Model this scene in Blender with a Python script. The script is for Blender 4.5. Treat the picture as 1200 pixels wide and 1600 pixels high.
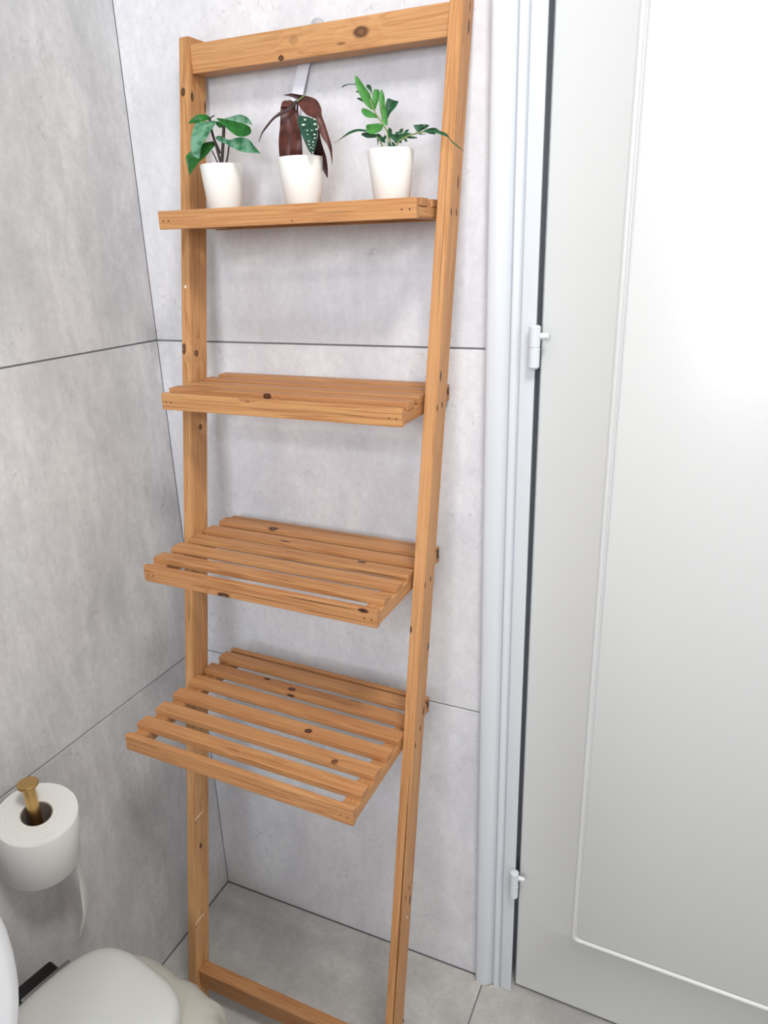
import bpy, bmesh, math, random
from mathutils import Matrix, Vector, noise
random.seed(7)
scene = bpy.context.scene
for o in list(bpy.data.objects): bpy.data.objects.remove(o)
COL = scene.collection

# ------------------------------------------------------------------ camera
CP = Vector((0.88865, -1.01634, 1.33932))
CR = Vector((0.91142932, 0.41035009, -0.03015621))
CU = Vector((-0.11278405, 0.31964343, 0.9408017))
CF = Vector((-0.3956973, 0.85407311, -0.33761334))
FPX = 1155.465
cd = bpy.data.cameras.new('camera'); cam = bpy.data.objects.new('camera', cd); COL.objects.link(cam)
cd.sensor_fit = 'VERTICAL'; cd.sensor_height = 24; cd.lens = 24*FPX/1600
cd.clip_start = .02
cam.matrix_world = Matrix(((CR.x, CU.x, -CF.x, CP.x), (CR.y, CU.y, -CF.y, CP.y), (CR.z, CU.z, -CF.z, CP.z), (0, 0, 0, 1)))
scene.camera = cam
# ------------------------------------------------------------------ world, light, exposure
w = bpy.data.worlds.new('world'); scene.world = w; w.use_nodes = True
w.node_tree.nodes['Background'].inputs[0].default_value = (.75, .85, 1, 1)
w.node_tree.nodes['Background'].inputs[1].default_value = 1.0
WIN = (.56, 1.36, 1.36, 2.24)          # window opening in the wall behind the camera: x0, x1, z0, z1
YB = -2.25                              # that wall
def area(name, loc, rot, sx, sy, power, color):
    l = bpy.data.lights.new(name, 'AREA'); l.shape = 'RECTANGLE'; l.size = sx; l.size_y = sy
    l.energy = power; l.color = color
    o = bpy.data.objects.new(name, l); COL.objects.link(o); o.location = loc; o.rotation_euler = rot
    return o
area('daylight', ((WIN[0]+WIN[1])/2, YB-.14, (WIN[2]+WIN[3])/2+.02), (math.radians(90), 0, 0), .86, .96, 29, (.90, .95, 1.0))
area('ceiling_fill_light', (1.15, -.95, 2.385), (0, 0, 0), .34, .34, 13, (1.0, .965, .92))  # added warm fill from above, brightens the left wall and slat tops
vs = scene.view_settings
scene.display_settings.display_device = 'sRGB'
vs.view_transform = 'Standard'; vs.look = 'None'; vs.gamma = 1; vs.use_curve_mapping = False
vs.exposure = 0.77

# ------------------------------------------------------------------ material helpers
def srgb(r, g, b):
    f = lambda c: (c/255/12.92) if c/255 <= .04045 else ((c/255+.055)/1.055)**2.4
    return (f(r), f(g), f(b), 1)
class NT:
    def __init__(s, name):
        s.m = bpy.data.materials.new(name); s.m.use_nodes = True; s.t = s.m.node_tree
        s.b = s.t.nodes['Principled BSDF']
    def n(s, typ, **kw):
        x = s.t.nodes.new(typ)
        for k, v in kw.items():
            if k.startswith('i_'): x.inputs[k[2:].replace('_', ' ')].default_value = v
            else: setattr(x, k, v)
        return x
    def l(s, a, b): s.t.links.new(a, b)
    def math(s, op, a, b=None, c=None, clamp=False):
        x = s.t.nodes.new('ShaderNodeMath'); x.operation = op; x.use_clamp = clamp
        for i, v in enumerate((a, b, c)):
            if v is None: continue
            if hasattr(v, 'default_value'): s.l(v, x.inputs[i])
            else: x.inputs[i].default_value = v
        return x.outputs[0]
    def mix(s, f, a, b, mode='MIX'):
        x = s.t.nodes.new('ShaderNodeMix'); x.data_type = 'RGBA'; x.blend_type = mode
        for sock, v in ((x.inputs[0], f), (x.inputs[6], a), (x.inputs[7], b)):
            if hasattr(v, 'default_value'): s.l(v, sock)
            else: sock.default_value = v
        return x.outputs[2]
    def ramp(s, fac, stops):
        x = s.t.nodes.new('ShaderNodeValToRGB'); s.l(fac, x.inputs[0])
        e = x.color_ramp.elements
        while len(e) < len(stops): e.new(.5)
        for q, (p, c) in zip(e, stops): q.position = p; q.color = c if isinstance(c, tuple) else (c, c, c, 1)
        return x.outputs[0]
    def coords(s, scale=(1, 1, 1), rnd=0):
        tc = s.n('ShaderNodeTexCoord'); mp = s.n('ShaderNodeMapping'); mp.inputs['Scale'].default_value = scale
        s.l(tc.outputs['Object'], mp.inputs['Vector']); out = mp.outputs[0]
        if rnd:
            oi = s.n('ShaderNodeObjectInfo'); a = s.n('ShaderNodeVectorMath', operation='ADD')
            m = s.math('MULTIPLY', oi.outputs['Random'], rnd)
            s.l(out, a.inputs[0]); s.l(m, a.inputs[1]); out = a.outputs[0]
        return out
    def noise(s, vec, scale, detail=4, rough=.55, dist=0):
        x = s.n('ShaderNodeTexNoise'); x.inputs['Scale'].default_value = scale; x.inputs['Detail'].default_value = detail
        x.inputs['Roughness'].default_value = rough; x.inputs['Distortion'].default_value = dist
        s.l(vec, x.inputs['Vector']); return x.outputs[0]
    def bump(s, h, strength=.2, dist=.001):
        x = s.n('ShaderNodeBump'); x.inputs['Strength'].default_value = strength; x.inputs['Distance'].default_value = dist
        s.l(h, x.inputs['Height']); s.l(x.outputs[0], s.b.inputs['Normal'])
def plain(name, col, rough=.5, metal=0, spec=.5, bump=0, bscale=300, **kw):
    k = NT(name); k.b.inputs['Base Color'].default_value = col; k.b.inputs['Roughness'].default_value = rough
    k.b.inputs['Metallic'].default_value = metal; k.b.inputs['Specular IOR Level'].default_value = spec
    for a, v in kw.items(): k.b.inputs[a.replace('_', ' ')].default_value = v
    if bump: k.bump(k.noise(k.coords(), bscale, 3), bump, .0005)
    return k.m

def concrete(name, light, dark, streak=(1, 1, 1), rough=.38, seed=5.0, amt=1.0):
    k = NT(name)
    v = k.coords((1, 1, 1), seed); vs_ = k.coords(streak, seed)
    big = k.ramp(k.noise(v, 4.5, 5, .6, .4), [(.34, 0.0), (.66, 1.0)])
    st = k.ramp(k.noise(vs_, 6, 8, .68, .5), [(.36, 0.0), (.64, 1.0)])
    f = k.math('ADD', k.math('MULTIPLY', big, .45), k.math('MULTIPLY', st, .55))
    col = k.mix(k.math('MULTIPLY', f, 1.0, clamp=True), dark, light)
    fine = k.noise(v, 90, 6, .7)
    mid = k.ramp(k.noise(vs_, 22, 6, .75, .6), [(.38, 0.0), (.62, 1.0)])
    col = k.mix(k.math('MULTIPLY', mid, .42), col, dark)
    col = k.mix(.22*amt, col, k.ramp(fine, [(.3, .35), (.7, 1.0)]), 'MULTIPLY')
    # scratched, pitted patches like raw concrete
    mask = k.ramp(k.noise(v, 9, 3, .6), [(.50, 0.0), (.62, 1.0)])
    pits = k.ramp(k.noise(k.coords((1, 1, 1), seed*1.7), 75, 4, .75, .8), [(.575, 0.0), (.66, 1.0)])
    pm = k.math('MULTIPLY', mask, pits)
    col = k.mix(k.math('MULTIPLY', pm, .42*amt), col, srgb(140, 140, 142))
    warm = k.ramp(k.noise(v, 2.2, 2, .5), [(.4, 0.0), (.65, 1.0)])
    col = k.mix(k.math('MULTIPLY', warm, .14), col, srgb(212, 206, 196), 'MIX')
    k.l(col, k.b.inputs['Base Color'])
    k.b.inputs['Roughness'].default_value = rough
    k.b.inputs['Specular IOR Level'].default_value = .35
    k.bump(k.math('ADD', fine, k.math('MULTIPLY', pm, -.8)), .12, .0006)
    return k.m

_wc = {}
def wood(knots=(), tone=0, key=None):
    """oiled softwood, grain along local x; knots = [(local xyz, radius along, radius across, darkness)]"""
    kk = (tuple(knots), tone)
    if kk in _wc: return _wc[kk]
    k = NT('oiled_wood' + (str(len(_wc)) if _wc else '')); _wc[kk] = k.m
    base = k.coords((1, 1, 1)); 
    tc = k.n('ShaderNodeTexCoord')
    oi = k.n('ShaderNodeObjectInfo')
    rnd = oi.outputs['Random']
    # knots push the grain lines aside
    disp = None; dark = None
    for (p, ra, rb, dk) in knots:
        s = k.n('ShaderNodeVectorMath', operation='SUBTRACT'); k.l(tc.outputs['Object'], s.inputs[0]); s.inputs[1].default_value = p
        q = k.n('ShaderNodeVectorMath', operation='DIVIDE'); k.l(s.outputs[0], q.inputs[0]); q.inputs[1].default_value = (ra, rb, rb)
        ln = k.n('ShaderNodeVectorMath', operation='LENGTH'); k.l(q.outputs[0], ln.inputs[0]); d = ln.outputs['Value']
        jit = k.math('MULTIPLY', k.math('SUBTRACT', k.noise(tc.outputs['Object'], 420, 2), .5), .5)
        d = k.math('ADD', d, jit)
        m = k.math('MULTIPLY', k.math('SUBTRACT', 1.25, d, clamp=False), 2.2, clamp=True)
        m = k.math('MULTIPLY', m, dk)
        if rb > .003:                                  # slightly lighter heart inside a dark rim
            hrt = k.math('MULTIPLY', k.math('SUBTRACT', .62, d), 3.0, clamp=True)
            m = k.math('MULTIPLY', m, k.math('SUBTRACT', 1.0, k.math('MULTIPLY', hrt, .22)))
        dark = m if dark is None else k.math('MAXIMUM', dark, m)
        if rb > .0016:
            e = k.math('MULTIPLY', k.math('POWER', 2.718, k.math('MULTIPLY', k.math('MULTIPLY', d, d), -.12)), rb*1.1)
            disp = e if disp is None else k.math('ADD', disp, e)
    mp = k.n('ShaderNodeMapping'); mp.inputs['Scale'].default_value = (1.0, 30, 30)
    a = k.n('ShaderNodeVectorMath', operation='ADD'); k.l(tc.outputs['Object'], a.inputs[0])
    cmb = k.n('ShaderNodeCombineXYZ')
    k.l(k.math('MULTIPLY', rnd, 7.3), cmb.inputs[0])
    r1 = k.math('MULTIPLY', rnd, .9)
    if disp is not None: r1 = k.math('ADD', r1, disp)
    k.l(r1, cmb.inputs[1]); k.l(k.math('MULTIPLY', rnd, 1.7), cmb.inputs[2])
    k.l(cmb.outputs[0], a.inputs[1]); k.l(a.outputs[0], mp.inputs['Vector'])
    v = mp.outputs[0]
    lines = k.noise(v, 2.3, 2, .5, .2)                       # growth rings
    ring = k.math('FRACT', k.math('MULTIPLY', lines, 9))
    ring = k.ramp(ring, [(0, 0.05), (.5, .10), (.86, 1.0), (.97, .9), (1, 0.05)])
    fib = k.noise(v, 9, 5, .7)
    brd = k.noise(v, .9, 2, .5)
    c0 = srgb(200, 151, 100); c1 = srgb(134, 82, 46); c2 = srgb(216, 174, 124)
    col = k.mix(k.math('MULTIPLY', ring, .62), c0, c1)
    col = k.mix(k.ramp(brd, [(.42, 0.0), (.68, .6)]), col, c2)
    col = k.mix(k.ramp(fib, [(.33, .45), (.58, 0.0)]), col, srgb(160, 102, 58))
    # piece to piece variation
    col = k.mix(k.math('MULTIPLY', rnd, .30), col, srgb(186, 122, 74), 'MIX')
    if tone: col = k.mix(tone, col, srgb(146, 88, 58))
    if dark is not None:
        col = k.mix(k.math('MULTIPLY', dark, .98), col, srgb(48, 18, 6))
    k.l(col, k.b.inputs['Base Color'])
    k.b.inputs['Roughness'].default_value = .5; k.b.inputs['Specular IOR Level'].default_value = .3
    k.bump(k.math('ADD', fib, ring), .12, .0004)
    return k.m

# ------------------------------------------------------------------ object helpers
def newobj(name, bm, mat, parent=None, frame=None, smooth=False, label=None):
    """bm is in world coordinates; frame = world matrix of the new object"""
    frame = frame or Matrix.Identity(4)
    bmesh.ops.transform(bm, matrix=frame.inverted(), verts=bm.verts)
    bmesh.ops.recalc_face_normals(bm, faces=bm.faces)
    me = bpy.data.meshes.new(name); bm.to_mesh(me); bm.free()
    for p in me.polygons: p.use_smooth = smooth
    if smooth:
        try: me.set_sharp_from_angle(angle=math.radians(40))
        except Exception: pass
    if mat: me.materials.append(mat)
    o = bpy.data.objects.new(name, me); COL.objects.link(o)
    put(o, parent, frame)
    if label: o['label'] = label
    return o
WM = {}
def put(o, parent, frame):
    WM[o.name] = frame.copy()
    if parent is not None:
        o.parent = parent; o.matrix_local = WM[parent.name].inverted() @ frame
    else: o.matrix_world = frame
def thing(name, label, cat, loc, group=None):
    o = bpy.data.objects.new(name, None); COL.objects.link(o); o.empty_display_size = .05
    put(o, None, Matrix.Translation(loc)); o['label'] = label; o['category'] = cat
    if group: o['group'] = group
    return o
def T(x, y, z): return Matrix.Translation((x, y, z))
def box_bm(x0, x1, y0, y1, z0, z1, bev=0, seg=1, M=None):
    bm = bmesh.new(); bmesh.ops.create_cube(bm, size=1)
    for v in bm.verts:
        v.co = Vector((x0 if v.co.x < 0 else x1, y0 if v.co.y < 0 else y1, z0 if v.co.z < 0 else z1))
    if bev: bmesh.ops.bevel(bm, geom=bm.edges[:]+bm.verts[:], offset=bev, segments=seg, affect='EDGES', profile=.6)
    if M is not None: bmesh.ops.transform(bm, matrix=M, verts=bm.verts)
    return bm
def merge(*bms):
    out = bms[0]
    for b in bms[1:]:
        me = bpy.data.meshes.new('t'); b.to_mesh(me); b.free(); out.from_mesh(me); bpy.data.meshes.remove(me)
    return out
def rings_bm(rings, cap0=True, cap1=True, closed=True):
    bm = bmesh.new(); R = [[bm.verts.new(p) for p in r] for r in rings]
    n = len(R[0])
    for a, b in zip(R[:-1], R[1:]):
        for i in range(n if closed else n-1):
            j = (i+1) % n
            bm.faces.new((a[i], a[j], b[j], b[i]))
    if cap0: bm.faces.new(R[0][::-1])
    if cap1: bm.faces.new(R[-1])
    return bm
def lathe_bm(prof, c, n=40, cap0=False, cap1=False, axis='z'):
    rings = []
    for r, h in prof:
        ring = []
        for i in range(n):
            a = 2*math.pi*i/n
            if axis == 'z': ring.append((c[0]+r*math.cos(a), c[1]+r*math.sin(a), c[2]+h))
            elif axis == 'y': ring.append((c[0]+r*math.cos(a), c[1]+h, c[2]+r*math.sin(a)))
            else: ring.append((c[0]+h, c[1]+r*math.cos(a), c[2]+r*math.sin(a)))
        rings.append(ring)
    return rings_bm(rings, cap0, cap1)
def tube_bm(pts, rad, n=8):
    pts = [Vector(p) for p in pts]; rings = []
    rads = rad if isinstance(rad, (list, tuple)) else [rad]*len(pts)
    prev = None
    for i, p in enumerate(pts):
        t = (pts[min(i+1, len(pts)-1)]-pts[max(i-1, 0)]).normalized()
        u = t.cross(Vector((0, 1, 0)) if abs(t.y) < .9 else Vector((1, 0, 0))).normalized() if prev is None else (prev - t*prev.dot(t)).normalized()
        prev = u; v = t.cross(u)
        rings.append([p+(u*math.cos(2*math.pi*k/n)+v*math.sin(2*math.pi*k/n))*rads[i] for k in range(n)])
    return rings_bm(rings)
def smooth_path(pts, m=4):
    P = [Vector(p) for p in pts]; out = []
    for i in range(len(P)-1):
        a, b, c, d = P[max(i-1, 0)], P[i], P[i+1], P[min(i+2, len(P)-1)]
        for k in range(m):
            t = k/m
            out.append(.5*((2*b)+(c-a)*t+(2*a-5*b+4*c-d)*t*t+(3*b-a-3*c+d)*t**3))
    out.append(P[-1]); return out
def at(px, py, y):
    """point of the place, on the plane at depth y, that the photograph shows at (px, py)"""
    d = CR*((px-600)/FPX)+CU*((800-py)/FPX)+CF
    return CP+d*((y-CP.y)/d.y)

# ------------------------------------------------------------------ materials
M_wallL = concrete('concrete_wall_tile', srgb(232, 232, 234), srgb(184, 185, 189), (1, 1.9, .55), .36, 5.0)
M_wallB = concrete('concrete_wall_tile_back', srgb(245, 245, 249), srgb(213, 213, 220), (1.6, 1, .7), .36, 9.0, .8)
M_floor = concrete('concrete_floor_tile', srgb(216, 214, 211), srgb(172, 171, 169), (1.2, 1.2, 1), .42, 3.0)
M_grout = plain('grey_grout', srgb(128, 128, 131), .9, bump=.3)
M_gloss = plain('white_gloss_paint', srgb(212, 216, 222), .24, spec=.5, bump=.05, bscale=60)
M_door = plain('white_door_paint', srgb(207, 208, 208), .30, spec=.5, bump=.06, bscale=420)
M_plaster = plain('white_plaster', srgb(226, 224, 220), .9, bump=.2, bscale=200)
M_pot = plain('white_ceramic', srgb(240, 240, 236), .38, spec=.45)
M_soil = plain('dark_soil', srgb(52, 38, 28), .95, bump=1, bscale=400)
M_paper = plain('tissue_paper', srgb(226, 227, 225), .95, spec=.1, bump=.35, bscale=260)
M_card = plain('grey_cardboard', srgb(142, 132, 128), .9)
M_porc = plain('white_porcelain', srgb(238, 241, 246), .12, spec=.6)
M_bin = plain('white_bin_plastic', srgb(212, 214, 211), .32, spec=.45)
M_black = plain('black_plastic', srgb(18, 16, 16), .35)
M_chrome = plain('chrome', srgb(200, 200, 200), .2, metal=1)
M_screw = plain('dark_screw', srgb(60, 38, 20), .6)
M_caulk = plain('old_caulk', srgb(214, 206, 188), .8, bump=.8, bscale=500)
M_strap = plain('white_nylon_strap', srgb(226, 226, 236), .7, bump=.5, bscale=600)
M_hook = plain('grey_plastic_cap', srgb(178, 178, 182), .5)
k = NT('brushed_brass'); k.b.inputs['Metallic'].default_value = 1; k.b.inputs['Roughness'].default_value = .32
k.l(k.mix(k.noise(k.coords((1, 1, .08)), 500, 2), srgb(196, 158, 98), srgb(222, 184, 122)), k.b.inputs['Base Color'])
k.bump(k.noise(k.coords((1, 1, .05)), 700, 2), .1, .0002); M_brass = k.m
k = NT('translucent_bag'); k.b.inputs['Base Color'].default_value = srgb(226, 224, 214); k.b.inputs['Roughness'].default_value = .28
tr = k.n('ShaderNodeBsdfTransparent'); tl = k.n('ShaderNodeBsdfTranslucent'); tl.inputs[0].default_value = srgb(226, 224, 214)
m1 = k.n('ShaderNodeMixShader'); m1.inputs[0].default_value = .35; k.l(k.b.outputs[0], m1.inputs[1]); k.l(tl.outputs[0], m1.inputs[2])
m2 = k.n('ShaderNodeMixShader'); m2.inputs[0].default_value = .10; k.l(m1.outputs[0], m2.inputs[1]); k.l(tr.outputs[0], m2.inputs[2])
k.bump(k.noise(k.coords(), 60, 4, .6), .35, .003)
k.l(m2.outputs[0], k.t.nodes['Material Output'].inputs[0]); M_bag = k.m
k = NT('window_glass'); tr = k.n('ShaderNodeBsdfTransparent'); gl = k.n('ShaderNodeBsdfGlossy'); gl.inputs['Roughness'].default_value = .02
fr = k.n('ShaderNodeFresnel'); mx = k.n('ShaderNodeMixShader'); k.l(fr.outputs[0], mx.inputs[0]); k.l(tr.outputs[0], mx.inputs[1]); k.l(gl.outputs[0], mx.inputs[2])
k.l(mx.outputs[0], k.t.nodes['Material Output'].inputs[0]); M_glass = k.m
k = NT('fill_lamp_diffuser'); k.b.inputs['Emission Color'].default_value = (1, .93, .8, 1); k.b.inputs['Emission Strength'].default_value = 6; M_fill_lamp = k.m
def leafmat(name, c, c2, rough=.4, scale=120, thr=(.45, .6), vein=None, trans=.2):
    k = NT(name); n = k.noise(k.coords(), scale, 4, .6)
    col = k.mix(k.ramp(n, [(thr[0], 0.0), (thr[1], 1.0)]), c, c2)
    k.l(col, k.b.inputs['Base Color']); k.b.inputs['Roughness'].default_value = rough
    k.b.inputs['Specular IOR Level'].default_value = .35
    k.bump(k.noise(k.coords(), scale*2, 3), .25, .0006); return k.m
L_green = leafmat('leaf_deep_green', srgb(34, 108, 34), srgb(24, 86, 30))
L_patt = leafmat('leaf_grey_green_patterned', srgb(104, 150, 122), srgb(34, 100, 62), .42, 95, (.44, .62))
L_brown = leafmat('leaf_burgundy_brown', srgb(94, 52, 44), srgb(70, 38, 34), .42, 90)
L_dbrown = leafmat('leaf_dark_burgundy', srgb(58, 28, 28), srgb(40, 20, 22), .45, 90)
L_fresh = leafmat('leaf_fresh_green', srgb(72, 138, 60), srgb(54, 116, 48), .45, 120)
L_dark = leafmat('leaf_dark_green', srgb(38, 88, 52), srgb(26, 64, 38), .45, 150)
L_spot = leafmat('leaf_blackish_green', srgb(34, 76, 58), srgb(24, 58, 44), .4, 150)
M_white_spot = plain('leaf_silver_spots', srgb(206, 222, 208), .5)
M_stem = plain('stem_dark', srgb(50, 40, 34), .6)
M_stemg = plain('stem_olive', srgb(120, 138, 78), .6)

# ------------------------------------------------------------------ room
def S(o): o['kind'] = 'structure'; return o
XR, ZC, XD = 2.0, 2.40, .672
fl = S(newobj('floor', box_bm(-.02, XR, YB, .30, -.05, -.0022), M_grout))
wl = S(newobj('wall_left', box_bm(-.06, -.0022, YB, .06, -.05, ZC), M_grout))
wb = S(newobj('wall_back', merge(box_bm(-.0022, .64, .0022, .10, -.05, ZC), box_bm(.64, 1.45, .0022, .10, 2.06, ZC),
                                 box_bm(1.45, XR, .0022, .10, -.05, ZC)), M_grout))
S(newobj('wall_right', box_bm(XR, XR+.1, YB-.1, .1, -.05, ZC), M_plaster))
S(newobj('ceiling', box_bm(-.06, XR+.1, YB-.1, .1, ZC, ZC+.1), M_plaster))
S(newobj('wall_hallway', merge(box_bm(.3, 1.9, 1.2, 1.25, -.05, 2.4), box_bm(.25, .3, .10, 1.25, -.05, 2.4), box_bm(1.9, 1.95, .10, 1.25, -.05, 2.4),
    box_bm(.25, 1.95, .10, 1.25, 2.4, 2.45), box_bm(.25, 1.95, .28, 1.25, -.05, -.002)), M_plaster))
x0, x1, z0, z1 = WIN
S(newobj('wall_front', merge(box_bm(-.06, x0, YB-.1, YB, -.05, ZC), box_bm(x1, XR, YB-.1, YB, -.05, ZC),
        box_bm(x0, x1, YB-.1, YB, -.05, z0), box_bm(x0, x1, YB-.1, YB, z1, ZC)), M_plaster))
wf = S(newobj('window_1', merge(box_bm(x0, x0+.04, YB-.08, YB-.01, z0, z1, .004), box_bm(x1-.04, x1, YB-.08, YB-.01, z0, z1, .004),
        box_bm(x0+.04, x1-.04, YB-.08, YB-.01, z0, z0+.04, .004), box_bm(x0+.04, x1-.04, YB-.08, YB-.01, z1-.04, z1, .004), box_bm(x0+.04, x1-.04, YB-.08, YB-.01, 1.82, 1.88, .004)), M_gloss))
for za, zb in ((z0+.04, 1.82), (1.88, z1-.04)): newobj('pane', box_bm(x0+.04, x1-.04, YB-.05, YB-.045, za, zb), M_glass, wf)
G = .0014
def tile(parent, mat, a, b, axis):
    (u0, v0), (u1, v1) = a, b
    u0 += G; v0 += G; u1 -= G; v1 -= G
    if axis == 'x': bm = box_bm(-.0022-.004, 0, u0, u1, v0, v1, .0005)
    elif axis == 'y': bm = box_bm(u0, u1, 0, .0062, v0, v1, .0005)
    else: bm = box_bm(u0, u1, v0, v1, -.0062, 0, .0005)
    c = Vector(); 
    for v in bm.verts: c += v.co
    c /= len(bm.verts)
    newobj('tile', bm, mat, parent, Matrix.Translation(c))
for zz in (0, .6, 1.2, 1.8):
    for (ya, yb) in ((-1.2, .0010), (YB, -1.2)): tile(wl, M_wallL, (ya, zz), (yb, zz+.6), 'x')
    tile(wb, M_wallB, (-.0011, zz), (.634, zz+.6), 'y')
for xa in (0, .6, 1.2):
    for ya, yb in ((-.6, .006), (-1.2, -.6), (-1.8, -1.2), (YB, -1.8)):
        tile(fl, M_floor, (xa+(.0006 if xa == 0 else 0), ya), (min(xa+.6, XR), (.28 if xa else -.0004) if ya == -.6 else yb), 'z')

# door casing, profile swept up
prof = [(.586, .006), (.586, -.012), (.5875, -.0152), (.5905, -.0168), (.5945, -.0170), (.600, -.0168), (.606, -.0158), (.611, -.0140), (.6150, -.0110), (.6175, -.0070),
        (.6195, -.0062), (.6205, -.0115), (.6225, -.0137), (.6255, -.0138), (.629, -.0125), (.6315, -.0090), (.6330, -.0045), (.6345, -.0045), (.6350, -.0088), (.6365, -.0092), (.6535, -.0092), (.6545, -.0082),
        (.6545, -.0040), (.6470, -.0035), (.6470, .060), (.6545, .060), (.6545, .095), (.64, .095), (.64, .006)]
tr1 = S(newobj('trim_1', rings_bm([[(x, y, z) for x, y in prof] for z in (.0012, 2.14)]), M_gloss, smooth=True))
newobj('trim_2', box_bm(.66, 1.45, -.014, .04, 2.045, 2.14, .003), M_gloss)['kind'] = 'structure'
newobj('trim_3', box_bm(1.392, 1.47, -.014, .0, .001, 2.045, .003), M_gloss)['kind'] = 'structure'
newobj('trim_4', box_bm(1.392, 1.45, .0, .0955, .001, 2.045), M_gloss)['kind'] = 'structure'
# crumbled caulk at the foot of the casing
bm = bmesh.new()
for i in range(16):
    x = .585+.052*i/15; r = random.uniform(.0012, .0026)
    m = T(x, -.0165+max(0, x-.612)*.5-random.uniform(0, .0015), r*.6) @ Matrix.Scale(1.5, 4, (1, 0, 0))
    bmesh.ops.create_icosphere(bm, subdivisions=1, radius=r, matrix=m)
newobj('caulk', bm, M_caulk, tr1)

# door, ajar by two degrees, face towards the room
DA = math.radians(-1.6)
DF = T(.6592, .004, .0085) @ Matrix.Rotation(DA, 4, 'Z')
DW, DH = .722, 2.028
def rrect(x0, x1, z0, z1, r, y, n=6):
    pts = []
    for cx, cz, a0 in ((x1-r, z1-r, 0), (x0+r, z1-r, 90), (x0+r, z0+r, 180), (x1-r, z0+r, 270)):
        for i in range(n+1):
            a = math.radians(a0+90*i/n); pts.append((cx+r*math.cos(a), y, cz+r*math.sin(a)))
    return pts
def onrect(pts, x0, x1, z0, z1, y):
    out = []
    n = len(pts)//4
    for i, p in enumerate(pts):
        q = i//n; out.append(((x1, y, z1), (x0, y, z1), (x0, y, z0), (x1, y, z0))[q] if (i % n) == n//2 else
                             ((x1 if q in (0, 3) else x0) if (i % n < n//2) == (q in (0, 2)) else p[0], y,
                              (z1 if q in (0, 1) else z0) if (i % n < n//2) == (q in (1, 3)) else p[2]))
    return out
px0, px1, pz0, pz1 = .0965, .722-.0965, .158, 1.86
L0 = rrect(px0-.001, px1+.001, pz0-.001, pz1+.001, .012, 0)
offs = [(0.0, 0.0), (.0010, -.0008), (.0028, -.0021), (.0048, -.0025), (.0066, -.0017), (.0078, .0006), (.0088, .0024), (.0098, .0026), (.0108, .0012), (.0125, 0)]
rr = [rrect(px0+a, px1-a, pz0+a, pz1-a, max(.004, .012-a*.6), d) for a, d in offs]
out = onrect(rr[0], 0.002, DW-.002, .002, DH-.002, 0)
bk = onrect(rr[0], 0.0, DW, 0, DH, .002); bk2 = onrect(rr[0], 0.0, DW, 0, DH, .038)
bm = rings_bm([bk2, bk, out]+rr, True, True)
bmesh.ops.transform(bm, matrix=DF, verts=bm.verts)
door = S(newobj('door_1', bm, M_door, None, DF, smooth=True))
def hinge(z):
    hx, hy = .6555, -.0185; r = .0078
    a = lathe_bm([(0.0, .0575), (.0050, .0575), (r, .0555), (r, .0295), (r-.0008, .0288)], (hx, hy, z), 20, False, False)
    h = newobj('hinge', a, M_gloss, door, T(hx, hy, z), True)
    b = lathe_bm([(r-.0012, .0288), (r, .0278), (r, .0025), (.0055, 0), (0, 0)], (hx, hy, z), 20)
    newobj('knuckle', b, M_gloss, h, T(hx, hy, z), True)
    c = lathe_bm([(0, .0185), (.0034, .0183), (.0044, .0168), (.0044, .004)], (hx, hy+.003, z+.043), 14, axis='x')
    newobj('pin', c, M_gloss, h, T(hx, hy, z), True)
    d = box_bm(hx-.0060, hx-.001, hy+.0052, hy+.0092, z+.004, z+.026, .001)
    newobj('leaf_plate', d, M_gloss, h, T(hx, hy, z))
hinge(1.178); hinge(.246)
# ceiling lamp added as warm fill, and lever handle (out of the photograph's frame)
lm = thing('added_fill_lamp', 'unseen flat round lamp added on the ceiling for fill light', 'lamp', (1.15, -.95, 2.4))
newobj('fill_lamp_base', lathe_bm([(0, 0), (.2, 0), (.2, -.012), (.185, -.012)], (1.15, -.95, 2.3999), 40), M_gloss, lm, T(1.15, -.95, 2.4), True)

# ------------------------------------------------------------------ ladder shelf
XLB, XLT, XRB, XRT, TX, DD, BB, HH = .11766364, .14631859, .52641919, .56359786, .01700951, .04040976, .24779268, 1.62223547
def railx(z): t = z/1.7; return XLB+(XLT-XLB)*t, XRB+(XRT-XRB)*t
def raily(z): yb = -BB*(1-z/HH)-.0015; return yb-DD, yb
ladder = thing('ladder_shelf', 'tall leaning wooden ladder shelf with four slatted shelves standing between wall corner and white door', 'shelf', (.33, -.25, 0))
def frame_along(o, d, side):
    x = Vector(d).normalized(); y = Vector(side); y = (y-x*y.dot(x)).normalized(); z = x.cross(y)
    return Matrix(((x.x, y.x, z.x, o[0]), (x.y, y.y, z.y, o[1]), (x.z, y.z, z.z, o[2]), (0, 0, 0, 1)))
def K(frame, lst):
    inv = frame.inverted(); out = []
    for (p, ra, rb, dk) in lst:
        q = inv @ Vector(p); out.append(((round(q.x, 4), round(q.y, 4), round(q.z, 4)), ra, rb, dk))
    return tuple(out)
def make_rail(side, knots):
    c = []
    for z in (.0003, HH):
        xl, xr = railx(z); a, b = (xl, xl+TX) if side < 0 else (xr-TX, xr); yf, yb = raily(z)
        c.append([(a, yf, z), (b, yf, z), (b, yb, z), (a, yb, z)])
    bm = rings_bm(c); bmesh.ops.bevel(bm, geom=bm.edges[:]+bm.verts[:], offset=.0012, segments=2, affect='EDGES')
    m0 = Vector(c[0][0]).lerp(Vector(c[0][2]), .5); m1 = Vector(c[1][0]).lerp(Vector(c[1][2]), .5)
    F = frame_along(m0, m1-m0, (1, 0, 0))
    return newobj('rail', bm, wood(K(F, knots)), ladder, F), F
xi = lambda z: railx(z)[0]+TX
xo = lambda z: railx(z)[1]
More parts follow.
